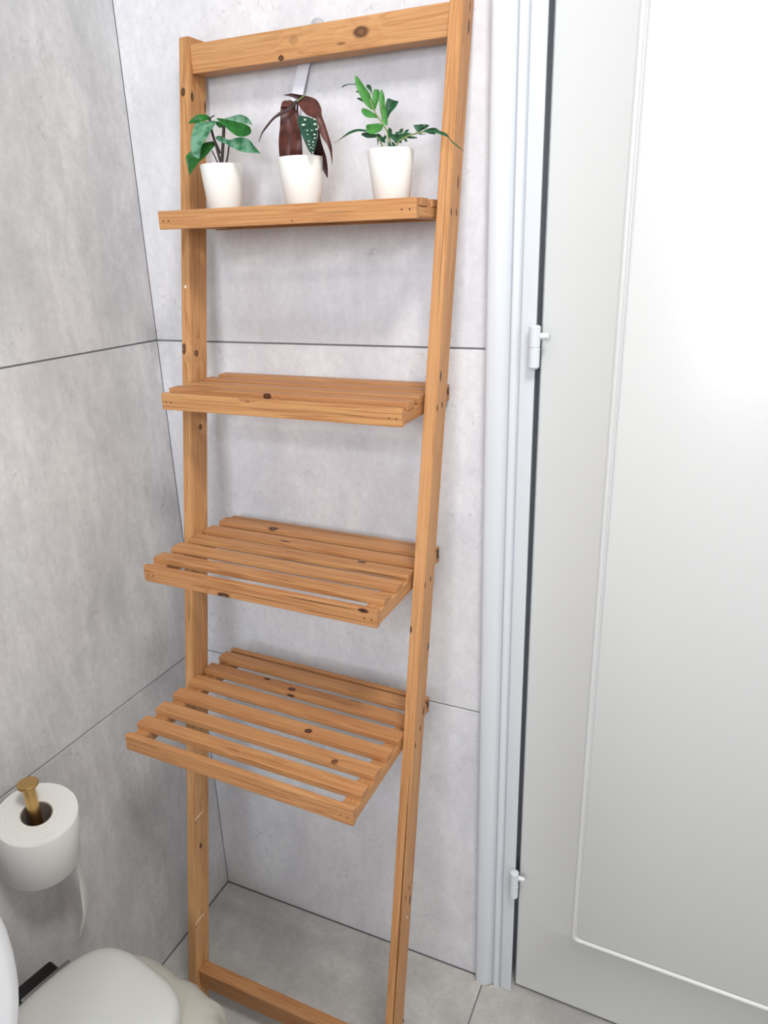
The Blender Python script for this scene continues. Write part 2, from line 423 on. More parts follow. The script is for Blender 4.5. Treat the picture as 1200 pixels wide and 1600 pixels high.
yfz = lambda z: raily(z)[0]
railL, FL = make_rail(-1, [((railx(1.55)[0]+.007, yfz(1.553), 1.553), .0055, .0035, .95), ((xi(1.547), -.046, 1.547), .006, .0032, .9), ((xi(1.544), -.018, 1.538), .009, .0018, .9),
    ((railx(1.2)[0]+.004, yfz(1.203), 1.203), .008, .004, .9), ((xi(1.195), -.094, 1.195), .005, .005, .85), ((xi(1.082), -.102, 1.082), .0045, .004, .95),
    ((xi(.35), -.219, .350), .005, .0038, .97), ((xi(.42), -.205, .424), .0015, .0013, .9), ((xi(.4), -.224, .404), .0015, .0013, .9),
    ((xi(.21), -.238, .214), .0015, .0013, .9), ((xi(.2), -.257, .196), .0015, .0013, .9)])
railR, FR = make_rail(1, [((.5621, -.0165, 1.609), .006, .0022, .7), ((.561, -.020, 1.587), .0085, .003, .95), ((.557, -.047, 1.413), .008, .003, .8), ((.552, -.099, 1.177), .0075, .003, .9),
    ((xo(.83)-TX, yfz(.830), .830), .006, .003, .97), ((.544, -.134, .79), .006, .003, .9), ((.541, -.150, .69), .008, .003, .9), ((.535, -.202, .372), .009, .0032, .97), ((xo(.36)-.0030, yfz(.36), .36), .25, .0013, .75), ((xo(1.3)-.0050, yfz(1.35), 1.35), .12, .0007, .4)])
# the lighter scuffs left on the rails, and screws
def screw(parent, x, y, z, sx, r=.0026):
    bm = lathe_bm([(0, .0004*sx), (r*.6, .0004*sx), (r, .0002*sx), (r*1.1, -.0008*sx)], (0, 0, 0), 10, axis='x')
    for v in bm.verts: v.co.z *= 1.7; v.co.y *= .62
    bmesh.ops.transform(bm, matrix=T(x, y, z), verts=bm.verts)
    newobj('screw', bm, M_screw, parent, T(x, y, z))
for y, z in ((-.0705, 1.378), (-.0515, 1.378), (-.111, 1.137), (-.0925, 1.138), (-.149, .896), (-.128, .896), (-.163, .668), (-.182, .651), (-.204, .399), (-.219, .394), (-.243, .134), (-.228, .134)):
    screw(railR, xo(z), y, z, 1, .0028 if z > .6 else .0022)
M_scuff = plain('pale_scuff', srgb(232, 218, 196), .8)
def scuff(parent, p, a, b, ax):
    bm = bmesh.new(); n = 9; ring = []
    for i in range(n):
        t = 2*math.pi*i/n; r = random.uniform(.7, 1.15)
        q = (0, a*math.cos(t)*r, b*math.sin(t)*r) if ax == 'x' else (a*math.cos(t)*r, 0, b*math.sin(t)*r)
        ring.append(q)
    off = Vector((.0002, 0, 0)) if ax == 'x' else Vector((0, -.0002, 0))
    bm = rings_bm([[Vector(q)-off*2 for q in ring], [Vector(q)*.9+off for q in ring]])
    bmesh.ops.transform(bm, matrix=T(*p), verts=bm.verts); newobj('paint_fleck', bm, M_scuff, parent, T(*p))
scuff(railR, (xo(.348), -.213, .348), .0022, .0045, 'x')
scuff(railL, (xi(.413), -.214, .413), .014, .0016, 'x'); scuff(railL, (xi(.203), -.247, .205), .014, .0016, 'x')
scuff(railL, (railx(1.3)[0]+.008, yfz(1.292)-.0001, 1.292), .0022, .0028, 'y')

# shelves: xc, z top, height of edge slat, y front, y rear, roll, yaw, slat starts, slat width
WS = .3750
SH = [
 (.3494, 1.3937, .0235, -.1486, -.0090, .0024, .0245, (-.1310, -.0900, -.0495), .0250),
 (.3442, 1.1507, .0240, -.1860, -.0055, .0043, .0081, (-.1672, -.1272, -.0868, -.0465), .0225),
 (.3393, .9108, .0248, -.2658, -.0389, .0135, 0.0, (-.2440, -.2040, -.1635, -.1235, -.0830), .0235),
 (.3352, .6700, .0262, -.3488, -.0767, .0300, -.0019, (-.3230, -.2825, -.2415, -.2005, -.1600, -.1195), .0225)]
SK = { # knots in shelf coordinates: (shelf, slat) -> [(u, across the slat or None for its front face, v, radii, darkness)]
 (0, 0): [(.02, None, -.02, .002, .0012, .5), (.08, None, -.012, .03, .0006, .5)],
 (1, 0): [(.05, None, -.013, .10, .0005, .55), (-.04, None, -.004, .004, .002, .4)],
 (1, 1): [(-.020, None, -.003, .006, .005, .98)], (1, 5): [(.1875, .0, -.01, .003, .006, .9)],
 (2, 0): [(-.048, None, -.0225, .010, .004, .98), (.168, None, -.003, .007, .003, .95), (.10, None, -.004, .05, .0011, .7), (.0, None, -.015, .12, .0006, .6), (.12, None, -.018, .05, .0005, .6)],
 (2, 4): [(-.037, -.006, 0, .009, .0022, .9), (.02, -.012, 0, .06, .0007, .6)], (2, 5): [(-.083, -.007, 0, .009, .0052, .98)],
 (2, 3): [(.108, .007, 0, .007, .0032, .95), (.14, -.012, -.005, .05, .001, .7)], (2, 6): [(.1875, 0, -.01, .004, .008, .95)],
 (3, 3): [(.057, -.004, 0, .0058, .0048, .98)], (3, 2): [(.124, -.007, 0, .0048, .0042, .85), (.12, -.002, 0, .05, .0006, .4)],
 (3, 5): [(-.021, -.003, 0, .0065, .0045, .98), (-.073, .006, 0, .006, .003, .9), (-.018, None, -.006, .007, .0025, .9), (.089, .009, 0, .010, .0008, .85), (.05, -.003, 0, .06, .0006, .4)],
 (3, 1): [(-.02, -.003, 0, .010, .003, .25)], (3, 7): [(.1875, 0, -.01, .003, .007, .9)]}
def shelf_xy(i):
    xc, z, h, yf, yr, r, a = SH[i][:7]; return T(xc, (yf+yr)/2, z) @ Matrix.Rotation(a, 4, 'Z') @ Matrix.Rotation(r, 4, 'Y')
for i, (xc, z, h, yf, yr, r, a, st, sw) in enumerate(SH):
    F = shelf_xy(i); ym = (yf+yr)/2; D = yr-yf; TH = .0106
    sh = bpy.data.objects.new('shelf', None); COL.objects.link(sh); sh.empty_display_size = .05; put(sh, ladder, F)
    lift = (0, .0042, .0045, .0030)[i]; TH = (.0095, .0110, .0085, .0105)[i]
    for s in (-1, 1):
        u0, u1 = (-WS/2+.0008, -WS/2+.0238) if s < 0 else (WS/2-.0238, WS/2-.0008)
        bm = box_bm(u0, u1, -D/2+.0092, D/2-.0092, -h+.001, lift-TH-.0002, .001, 1)
        F2 = F @ T(0, 0, 0) @ Matrix.Rotation(math.pi/2, 4, 'Z')     # grain runs front to back
        bmesh.ops.transform(bm, matrix=F, verts=bm.verts)
        newobj('support', bm, wood((), .12), sh, F2)
    rows = [(yf, .0088, h)]+[(s0, sw, TH) for s0 in st]+[(yr-.0088, .0088, h)]
    for j, (y0, wd, hh) in enumerate(rows):
        bm = box_bm(-WS/2+random.uniform(-.0006, .0006), WS/2+random.uniform(-.0006, .0006), -wd/2, wd/2, -hh, 0, .0013, 2)
        FS = F @ T(0, y0+wd/2-ym, random.uniform(-.0003, .0002)+(lift if 0 < j < len(rows)-1 else 0))
        bmesh.ops.transform(bm, matrix=FS, verts=bm.verts)
        kn = [((u, -wd/2 if yy is None else yy, v), ra, rb, dk) for (u, yy, v, ra, rb, dk) in SK.get((i, j), [])]
        if j == 0:
            for u in (-WS/2+.008, -WS/2+.0165, WS/2-.008, WS/2-.0180): kn.append(((u, -wd/2, -h*.55), .0011, .0011, .95))
        newobj('slat', bm, wood(tuple(kn), .0 if j == 0 and i < 2 else .22), sh, FS)
# rungs
def rung(name, z1, z0, y0, y1, roll, kn, tone=0, zc=None):
    zm = (z0+z1)/2; a, b = railx(zm)[0]+TX+.0002, railx(zm)[1]-TX-.0002
    F = T((a+b)/2, (y0+y1)/2, zm) @ Matrix.Rotation(roll, 4, 'Y')
    hw = (b-a)/2
    bm = box_bm(-hw, hw, (y0-y1)/2, (y1-y0)/2, -(z1-z0)/2, (z1-z0)/2, .0014, 2, F)
    return newobj(name, bm, wood(tuple(kn), tone), ladder, F)
rung('top_rung', 1.6116, 1.5752, -.0415, -.0135, .0031, [((.0735, -.014, .001), .0105, .0062, .85), ((-.045, -.014, -.0145), .0040, .0034, .97), ((-.025, -.014, .0035), .0065, .0055, .25), ((.045, -.014, -.0085), .006, .0015, .6)])
rung('bottom_rung', .0960, .0575, -.2660, -.2420, .0168, [((-.188, -.012, .002), .0022, .0026, .95)], .30)
# anti-tip strap behind the top rung
st = thing('furniture_strap', 'short white strap hanging on the wall behind the top rung', 'strap', (.33, -.001, 1.6))
c = at(494, 40, -.006)
newobj('strap_cap', lathe_bm([(0, -.007), (.006, -.0065), (.0095, -.004), (.010, 0)], (c.x, -.0005, c.z), 24, axis='y'), M_hook, st, T(*c), True)
pa = [at(487, 52, -.006), at(474, 105, -.008), at(465, 147, -.010), at(456, 190, -.011)]
wd = [Vector((.0085, 0, -.0015))]*4
bm = rings_bm([[p-w_-Vector((0, .0006, 0)), p+w_-Vector((0, .0006, 0)), p+w_+Vector((0, .0006, 0)), p-w_+Vector((0, .0006, 0))] for p, w_ in zip(pa, wd)])
newobj('strap_band', bm, M_strap, st, T(*pa[0]))

# ------------------------------------------------------------------ potted plants
def leaf(name, parent, mat, st, cup=.0022, label=None, t=.00035):
    """st: stations from base to tip, each ((px,py,depth) one edge, (px,py,depth) other edge)"""
    A = smooth_path([at(*a) for a, b in st], 4); B = smooth_path([at(*b) for a, b in st], 4)
    n = 6; top = []; bot = []
    for a, b in zip(A, B):
        w_ = (b-a).length; r1 = []; r2 = []
        for k_ in range(n+1):
            s = k_/n; p = a.lerp(b, s); c_ = (abs(s-.5)*2)**1.3
            off = Vector((0, -1, .2)).normalized()*(min(w_*.14, cup)*(c_-.5))
            r1.append(p+off); r2.append(p+off+Vector((0, t, 0)))
        top.append(r1+r2[::-1])
    bm = rings_bm(top)
    c_ = A[0].lerp(B[0], .5)
    return newobj(name, bm, mat, parent, T(*c_), True, label)
def plant(name, label, base, rt, rb, h):
    t = thing(name, label, 'plant', base, 'artificial plants in small white pots')
    prof = [(0, .0), (rb-.001, 0), (rb, .001), (rt-.0003, h-.001), (rt-.0006, h), (rt-.0020, h), (rt-.0022, h-.001), (rt-.004, h-.012)]
    newobj('pot', lathe_bm(prof, base, 48), M_pot, t, T(*base), True)
    newobj('soil', lathe_bm([(0, h-.006), (rt*.5, h-.0055), (rt-.0030, h-.007)], base, 24), M_soil, t, T(*base), True)
    return t
ZS = 1.3945
c1 = lambda x, y, d: (280+x/7.27, 110+y/7.27, d)
yp = -.078
p = at(352, 322, yp)
P1 = plant('potted_plant', 'small potted plant with dark stems and grey-green patterned leaves, left of the brown one', (p.x, yp, ZS-.0001), .0300, .0232, .0585)
d = yp
leaf('leaf', P1, L_green, [(c1(350, 530, d-.01), c1(352, 548, d-.01)), (c1(300, 503, d-.018), c1(310, 570, d-.018)), (c1(220, 503, d-.026), c1(250, 590, d-.026)), (c1(150, 545, d-.03), c1(170, 602, d-.03)), (c1(103, 598, d-.03), c1(105, 603, d-.03))])
leaf('leaf', P1, L_green, [(c1(385, 805, d-.005), c1(410, 850, d-.005)), (c1(290, 825, d-.016), c1(370, 905, d-.016)), (c1(200, 865, d-.024), c1(300, 985, d-.024)), (c1(130, 925, d-.03), c1(230, 1045, d-.03)), (c1(80, 985, d-.032), c1(170, 1125, d-.032)), (c1(95, 1080, d-.032), c1(135, 1170, d-.032)), (c1(115, 1185, d-.031), c1(121, 1192, d-.031))])
leaf('leaf', P1, L_patt, [(c1(395, 570, d-.012), c1(430, 580, d-.012)), (c1(310, 585, d-.022), c1(400, 640, d-.022)), (c1(200, 600, d-.032), c1(350, 710, d-.032)), (c1(160, 680, d-.038), c1(310, 790, d-.038)), (c1(140, 790, d-.042), c1(262, 850, d-.042)), (c1(140, 900, d-.044), c1(245, 920, d-.044)), (c1(165, 968, d-.044), c1(238, 975, d-.044)), (c1(215, 1003, d-.043), c1(228, 1006, d-.043))])
leaf('leaf', P1, L_patt, [(c1(515, 545, d), c1(520, 560, d)), (c1(600, 525, d+.004), c1(610, 590, d+.004)), (c1(690, 503, d+.010), c1(700, 606, d+.010)), (c1(760, 525, d+.014), c1(765, 608, d+.014)), (c1(805, 565, d+.016), c1(805, 615, d+.016)), (c1(828, 615, d+.016), c1(826, 625, d+.016))])
leaf('leaf', P1, L_green, [(c1(422, 540, d-.010), c1(425, 550, d-.010)), (c1(500, 550, d-.014), c1(470, 590, d-.014)), (c1(590, 570, d-.018), c1(545, 660, d-.018)), (c1(680, 592, d-.020), c1(610, 715, d-.020)), (c1(760, 615, d-.021), c1(680, 755, d-.021)), (c1(806, 645, d-.02), c1(760, 752, d-.02)), (c1(820, 690, d-.02), c1(805, 725, d-.02))])
leaf('leaf', P1, L_patt, [(c1(412, 755, d-.012), c1(415, 775, d-.012)), (c1(470, 745, d-.016), c1(460, 810, d-.016)), (c1(560, 790, d-.02), c1(550, 845, d-.02)), (c1(650, 768, d-.024), c1(610, 880, d-.024)), (c1(740, 765, d-.026), c1(690, 920, d-.026)), (c1(810, 800, d-.028), c1(780, 938, d-.028)), (c1(860, 865, d-.03), c1(850, 938, d-.03)), (c1(925, 940, d-.03), c1(918, 944, d-.03))])
leaf('leaf', P1, L_green, [(c1(415, 585, d-.006), c1(440, 575, d-.006)), (c1(425, 620, d-.006), c1(480, 600, d-.006)), (c1(460, 655, d-.005), c1(500, 640, d-.005))])
def stem(parent, f, pts, d, r=.0011, mat=None, dz=None):
    P = smooth_path([at(*f(x, y, d+(dz[i] if dz else 0))) for i, (x, y) in enumerate(pts)], 4)
    newobj('stem', tube_bm(P, r, 8), mat or M_stem, parent, T(*P[0]), True)
stem(P1, c1, [(345, 540), (370, 690), (420, 860), (480, 1085)], d-.008, .0018)
stem(P1, c1, [(508, 560), (505, 700), (497, 850), (482, 1085)], d-.008, .0022)
stem(P1, c1, [(375, 915), (410, 990), (450, 1085)], d-.006, .0009)
stem(P1, c1, [(566, 850), (550, 980), (525, 1085)], d-.006, .0012)
stem(P1, c1, [(405, 800), (440, 880), (465, 940)], d-.006, .0016)
stem(P1, c1, [(398, 512), (360, 535), (345, 560)], d-.008, .0008)

c2 = lambda x, y, d: (395+x/8, 130+y/8, d)
yp = -.080; d = yp
p = at(474, 316, yp)
P2 = plant('potted_plant', 'small potted plant with drooping burgundy brown leaves and one spotted dark leaf', (p.x, yp, ZS-.0001), .0312, .0240, .0585)
leaf('leaf', P2, L_brown, [(c2(385, 225, d-.01), c2(545, 250, d-.01)), (c2(356, 300, d-.016), c2(540, 350, d-.012)), (c2(350, 420, d-.02), c2(530, 460, d-.014)), (c2(344, 560, d-.022), c2(515, 580, d-.012)), (c2(330, 700, d-.022), c2(500, 720, d-.010)), (c2(332, 830, d-.02), c2(490, 840, d-.010)), (c2(340, 925, d-.018), c2(480, 915, d-.010)), (c2(350, 960, d-.012), c2(478, 960, d-.008))], .005)
leaf('leaf', P2, L_brown, [(c2(520, 330, d-.012), c2(555, 330, d-.012)), (c2(515, 480, d-.018), c2(575, 520, d-.012)), (c2(500, 600, d-.022), c2(600, 640, d-.012)), (c2(480, 740, d-.022), c2(618, 760, d-.014)), (c2(470, 860, d-.020), c2(625, 860, d-.014)), (c2(468, 950, d-.014), c2(630, 950, d-.010))], .005)
leaf('leaf', P2, L_brown, [(c2(405, 215, d-.01), c2(470, 210, d-.01)), (c2(370, 245, d-.016), c2(520, 235, d-.014)), (c2(360, 300, d-.019), c2(555, 270, d-.016))], .003)
leaf('leaf', P2, L_dbrown, [(c2(545, 205, d-.02), c2(560, 245, d-.02)), (c2(450, 290, d-.026), c2(470, 345, d-.026)), (c2(350, 350, d-.032), c2(370, 395, d-.032)), (c2(250, 430, d-.036), c2(270, 450, d-.036)), (c2(160, 540, d-.038), c2(180, 555, d-.038)), (c2(105, 630, d-.038), c2(118, 635, d-.038)), (c2(75, 730, d-.037), c2(80, 732, d-.037))])
leaf('leaf', P2, L_dbrown, [(c2(640, 155, d-.008), c2(570, 215, d-.008)), (c2(560, 140, d-.01), c2(520, 190, d-.01)), (c2(480, 130, d-.012), c2(460, 165, d-.012)), (c2(385, 148, d-.014), c2(386, 152, d-.014))])
leaf('leaf', P2, L_brown, [(c2(640, 155, d-.010), c2(560, 225, d-.010)), (c2(740, 180, d-.014), c2(585, 290, d-.018)), (c2(815, 225, d-.016), c2(670, 395, d-.022)), (c2(860, 320, d-.018), c2(770, 445, d-.024)), (c2(865, 400, d-.02), c2(820, 520, d-.024)), (c2(905, 510, d-.02), c2(840, 620, d-.024)), (c2(945, 640, d-.02), c2(880, 700, d-.022)), (c2(985, 780, d-.02), c2(935, 780, d-.02)), (c2(995, 900, d-.018), c2(970, 880, d-.018)), (c2(992, 1020, d-.016), c2(988, 1022, d-.016))], .004)
leaf('leaf', P2, L_dbrown, [(c2(812, 560, d-.004), c2(830, 570, d-.004)), (c2(810, 690, d-.004), c2(850, 700, d-.004)), (c2(760, 870, d-.001), c2(890, 830, d-.001)), (c2(800, 920, d+.004), c2(920, 920, d+.002)), (c2(870, 1075, d+.006), c2(938, 1060, d+.006)), (c2(930, 1185, d+.006), c2(936, 1185, d+.006))])
sp = leaf('leaf', P2, L_spot, [(c2(590, 400, d-.026), c2(680, 420, d-.026)), (c2(560, 470, d-.028), c2(800, 470, d-.028)), (c2(585, 560, d-.029), c2(814, 570, d-.029)), (c2(620, 660, d-.030), c2(808, 680, d-.030)), (c2(665, 770, d-.030), c2(790, 790, d-.030)), (c2(700, 840, d-.029), c2(765, 860, d-.029)), (c2(735, 888, d-.028), c2(742, 888, d-.028))], .0015)
bm = bmesh.new()
for (x, y, a, b) in ((648, 455, 16, 16), (628, 520, 32, 17), (770, 450, 14, 12), (772, 512, 22, 17), (793, 575, 17, 13), (768, 640, 20, 13), (772, 686, 15, 12), (750, 735, 13, 12), (752, 775, 8, 8), (700, 765, 8, 10), (720, 805, 7, 9), (745, 815, 7, 7), (742, 862, 9, 9), (735, 590, 10, 9), (695, 725, 7, 14), (675, 590, 6, 12), (680, 640, 6, 8)):
    c_ = at(*c2(x, y, d-.0325)); s_ = 1.0/8*.00056
    ring = [c_+Vector((math.cos(t*math.pi/4)*a*s_, 0, math.sin(t*math.pi/4)*b*s_)) for t in range(8)]
    vs1 = [bm.verts.new(q) for q in ring]; vs2 = [bm.verts.new(q+Vector((0, .0032, 0))) for q in ring]
    bm.faces.new(vs1)
    for t in range(8): bm.faces.new((vs1[t], vs2[t], vs2[(t+1) % 8], vs1[(t+1) % 8]))
newobj('leaf_spots', bm, M_white_spot, sp, WM[sp.name], label='pale silvery spots')
stem(P2, c2, [(560, 230), (560, 400), (600, 700), (610, 960)], d-.004, .0014, M_stem)
stem(P2, c2, [(650, 150), (600, 190), (560, 225)], d-.014, .0009, M_stemg)

c3 = lambda x, y, d: (520+x/5.714, 110+y/5.714, d)
yp = -.082; d = yp
p = at(612, 306, yp)
P3 = plant('potted_plant', 'small potted fern-like plant with lobed bright green leaves, nearest the door', (p.x, yp, ZS-.0001), .0298, .0232, .0585)
def lf(mat, st, dd=0, cup=.002): leaf('leaf', P3, mat, [(c3(a[0], a[1], d+dd), c3(b[0], b[1], d+dd)) for a, b in st], cup)
lf(L_fresh, [((365, 360), (375, 355)), ((320, 335), (362, 315)), ((272, 280), (350, 260)), ((240, 215), (325, 195)), ((210, 140), (285, 145)), ((198, 85), (240, 80)), ((200, 50), (212, 50))], -.012)
lf(L_fresh, [((365, 365), (375, 360)), ((352, 300), (395, 310)), ((355, 230), (415, 250)), ((362, 185), (420, 195)), ((378, 166), (408, 172))], -.010)
lf(L_fresh, [((455, 480), (490, 495)), ((440, 440), (488, 430)), ((425, 370), (478, 360)), ((415, 280), (466, 290)), ((420, 205), (460, 225)), ((430, 172), (440, 174))], -.014)
lf(L_dark, [((485, 440), (495, 420)), ((478, 370), (520, 375)), ((475, 310), (560, 335)), ((485, 265), (585, 290)), ((500, 250), (590, 278))], -.006)
lf(L_fresh, [((400, 425), (400, 405)), ((350, 425), (350, 370)), ((300, 418), (310, 348)), ((265, 385), (270, 338)), ((255, 360), (258, 350))], -.014)
lf(L_fresh, [((450, 500), (445, 485)), ((430, 540), (410, 475)), ((370, 568), (350, 480)), ((320, 562), (310, 486)), ((297, 535), (296, 500))], -.018)
lf(L_dark, [((205, 120), (205, 130)), ((160, 120), (160, 127)), ((115, 125), (117, 135)), ((80, 145), (84, 155))], -.004)
lf(L_dark, [((300, 128), (300, 150)), ((330, 130), (335, 190)), ((345, 150), (350, 230))], -.004)
lf(L_dark, [((205, 180), (207, 190)), ((225, 185), (230, 205))], -.006); lf(L_dark, [((215, 245), (218, 255)), ((245, 245), (255, 275)), ((268, 262), (270, 285))], -.006)
# right frond
lf(L_dark, [((765, 545), (750, 550)), ((800, 515), (735, 520)), ((815, 490), (722, 492)), ((790, 480), (745, 486))], -.02)
lf(L_dark, [((765, 550), (760, 535)), ((830, 520), (800, 500)), ((862, 494), (840, 482)), ((860, 490), (800, 481))], -.018)
lf(L_dark, [((820, 550), (820, 530)), ((870, 560), (870, 515)), ((920, 560), (920, 515)), ((965, 575), (955, 540)), ((1030, 600), (1015, 565)), ((1060, 640), (1060, 625)), ((1110, 680), (1115, 670)), ((1168, 723), (1172, 722))], -.024)
lf(L_dark, [((810, 545), (812, 535)), ((860, 565), (860, 545)), ((915, 572), (915, 555))], -.022)
lf(L_dark, [((680, 585), (700, 560)), ((620, 620), (640, 560)), ((580, 640), (600, 570)), ((540, 625), (545, 570)), ((505, 590), (505, 560))], -.018)
lf(L_dark, [((640, 600), (650, 585)), ((700, 610), (700, 588)), ((755, 605), (750, 595))], -.016)
lf(L_dark, [((500, 600), (480, 535)), ((530, 590), (515, 530)), ((525, 560), (500, 525))], -.014)
lf(L_dark, [((620, 570), (600, 580)), ((665, 560), (640, 600)), ((690, 565), (680, 590))], -.012)
lf(L_dark, [((540, 640), (520, 640)), ((560, 670), (530, 670)), ((545, 710), (525, 700))], -.01)
lf(L_dark, [((770, 560), (770, 575)), ((800, 568), (800, 574)), ((830, 566), (832, 570))], -.016)
for (x, y, a) in ((470, 640, 200), (455, 600, 150), (535, 600, 20), (560, 570, 330), (600, 560, 300), (640, 560, 320), (560, 610, 80), (500, 650, 60), (520, 560, 250), (430, 590, 200), (590, 600, 60), (640, 610, 50)):
    t_ = math.radians(a); ux, uy = math.cos(t_), math.sin(t_); L_ = random.uniform(38, 58); W_ = random.uniform(11, 17)
    e_ = lambda f, w_: ((x+ux*L_*f-uy*W_*w_, y+uy*L_*f+ux*W_*w_), (x+ux*L_*f+uy*W_*w_, y+uy*L_*f-ux*W_*w_))
    lf(L_dark, [e_(-.1, .25), e_(.25, .9), e_(.6, .9), e_(1, .12)], random.uniform(-.02, -.006))
# left frond
lf(L_dark, [((395, 575), (390, 600)), ((330, 555), (320, 605)), ((280, 555), (285, 595)), ((252, 570), (255, 576))], -.012)
lf(L_dark, [((300, 550), (295, 530)), ((225, 545), (220, 523)), ((160, 565), (150, 545)), ((110, 590), (105, 578)), ((60, 622), (58, 618)), ((15, 650), (14, 648))], -.022)
lf(L_dark, [((385, 570), (430, 600)), ((395, 610), (410, 625)), ((400, 665), (402, 660))], -.012)
lf(L_dark, [((410, 630), (470, 575)), ((440, 640), (480, 600)), ((400, 660), (470, 620))], -.010)
lf(L_dark, [((600, 620), (580, 600)), ((615, 640), (590, 640)), ((605, 650), (600, 648))], -.012)
stem(P3, c3, [(495, 725), (488, 560), (440, 470), (375, 370), (330, 260)], d-.015, .0009, M_stemg)
stem(P3, c3, [(560, 725), (585, 640), (680, 582), (820, 545)], d-.018, .0010, M_stemg)
stem(P3, c3, [(460, 725), (420, 625), (390, 590)], d-.012, .0009, M_stemg)
stem(P3, c3, [(512, 725), (512, 640), (505, 580)], d-.010, .0009, M_stemg)
stem(P3, c3, [(440, 470), (435, 380), (430, 300)], d-.015, .0005, M_stemg)

# ------------------------------------------------------------------ paper roll and holder
RX, RY, RT_, RH, RR = .0675, -.4560, .5930, .096, .0555
tp = thing('toilet_roll', 'white toilet roll on the brass post, a torn strip hanging down', 'toilet paper', (RX, RY, RT_-RH))
prof = [(.0215, 0), (RR-.001, 0), (RR, .0012), (RR, RH-.0012), (RR-.001, RH)]
rr_ = RR-.001
while rr_ > .0235:
    prof.append((rr_-.0009, RH-random.uniform(.0001, .0006))); prof.append((rr_-.0018, RH-random.uniform(0, .0002))); rr_ -= .0018
prof += [(.0215, RH)]
ax_ = Vector((.24, -.06, 1)).normalized()
FT = T(RX, RY, RT_) @ Vector((0, 0, 1)).rotation_difference(ax_).to_matrix().to_4x4() @ T(0, 0, -RH)   # the roll hangs askew on its post
def tilted(bm): bmesh.ops.transform(bm, matrix=FT, verts=bm.verts); return bm
newobj('paper', tilted(lathe_bm(prof+[(.0214, 0)], (0, 0, 0), 72)), M_paper, tp, FT, True)
newobj('core', tilted(lathe_bm([(.0213, .0005), (.0213, RH-.001), (.0200, RH-.001), (.0200, .0005), (.0213, .0005)], (0, 0, 0), 40)), M_card, tp, FT, True, 'grey cardboard core')
# hanging strip: leaves the roll on the corner side, seen nearly edge-on, torn to a point
A = [(116, 1322), (121.5, 1334), (128, 1354), (133, 1378), (137, 1402), (136, 1420), (134.5, 1438), (128, 1454), (124.2, 1466)]
B = [(115, 1330), (119, 1350), (121.5, 1362), (125, 1382), (128, 1408), (130, 1430), (128, 1442), (125.5, 1456), (123.6, 1467)]
def atx(px, py, x):
    d_ = CR*((px-600)/FPX)+CU*((800-py)/FPX)+CF; return CP+d_*((x-CP.x)/d_.x)
PA = smooth_path([atx(a[0], a[1], .060-.010*math.sin(i*.5)) for i, a in enumerate(A)], 3)
PB = smooth_path([atx(b[0], b[1], .088-.006*math.sin(i*.5)) for i, b in enumerate(B)], 3)
bm = rings_bm([[a, a.lerp(b, .5)+Vector((0, .0015, 0)), b, b+Vector((0, .0004, 0)), a.lerp(b, .5)+Vector((0, .0019, 0)), a+Vector((0, .0004, 0))] for a, b in zip(PA, PB)])
newobj('paper_strip', bm, M_paper, tp, T(*PA[0]), True)
hd = thing('paper_holder', 'brass paper holder post with round cap standing through the toilet roll', 'holder', (.0, RY, .49))
RPX, RPY = RX-.0055, RY+.001
ZT = .6445
post = lathe_bm([(0, -.150), (.0085, -.150), (.0085, -.0062), (.0100, -.0056), (.0138, -.0052), (.0143, -.0042), (.0143, -.0010), (.0136, 0), (0, .0)], (RPX, RPY, ZT), 40)
newobj('post', post, M_brass, hd, T(RPX, RPY, ZT), True)
newobj('arm', tube_bm([(.0062, RPY, ZT-.157), (RPX-.002, RPY, ZT-.157), (RPX+.006, RPY, ZT-.157)], .0085, 20), M_brass, hd, T(RPX, RPY, .5), True)
newobj('wall_plate', lathe_bm([(0, .0065), (.021, .0062), (.0225, .005), (.0225, .0003), (0, .0003)], (0, RPY, ZT-.157), 36, axis='x'), M_brass, hd, T(0, RPY, .5), True)

# ------------------------------------------------------------------ pedal bin with liner
def sq(cx, cy, z, a, rot, e=3.4, n=64, ax=1.0):
    out = []
    for i in range(n):
        t = 2*math.pi*i/n; c_, s_ = math.cos(t), math.sin(t)
        x = a*ax*abs(c_)**(2/e)*(1 if c_ >= 0 else -1); y = a*abs(s_)**(2/e)*(1 if s_ >= 0 else -1)
        out.append((cx+x*math.cos(rot)-y*math.sin(rot), cy+x*math.sin(rot)+y*math.cos(rot), z))
    return out
BX, BY, BR, BZ, BA = .1830, -.5340, math.radians(-10), .340, .1100
bn = thing('pedal_bin', 'white pedal bin with a closed rounded square lid in the corner by the toilet', 'bin', (BX, BY, 0))
FB = T(BX, BY, 0) @ Matrix.Rotation(BR, 4, 'Z')
newobj('bin_body', rings_bm([sq(BX, BY, z, a, BR, 3.3) for z, a in ((.0005, BA*.83), (.008, BA*.86), (.02, BA*.87), (BZ-.045, BA*.95), (BZ-.035, BA*.95))]), M_bin, bn, FB, True)
newobj('lid', rings_bm([sq(BX, BY, BZ-.033+z, a, BR, 3.3) for z, a in ((0, BA*.985), (.002, BA*1.0), (.014, BA*1.0), (.021, BA*.985), (.026, BA*.955), (.0295, BA*.90), (.0315, BA*.8), (.0328, BA*.6), (.0333, BA*.3), (.0334, BA*.05))]), M_bin, bn, FB, True)
# hinge block on the side by the wall
hb = FB @ T(-BA-.006, -.002, BZ-.030)
newobj('hinge_block', box_bm(-.022, .010, -.028, .034, -.03, .020, .006, 3, hb), M_black, bn, hb)
newobj('hinge_rod', box_bm(.0055, .0105, -.030, .048, .016, .0245, .002, 2, hb), M_chrome, bn, hb, label='chrome hinge strip')
newobj('pedal', box_bm(BA*.83, BA*.83+.035, -.03, .03, .006, .014, .003, 2, FB), M_black, bn, FB)
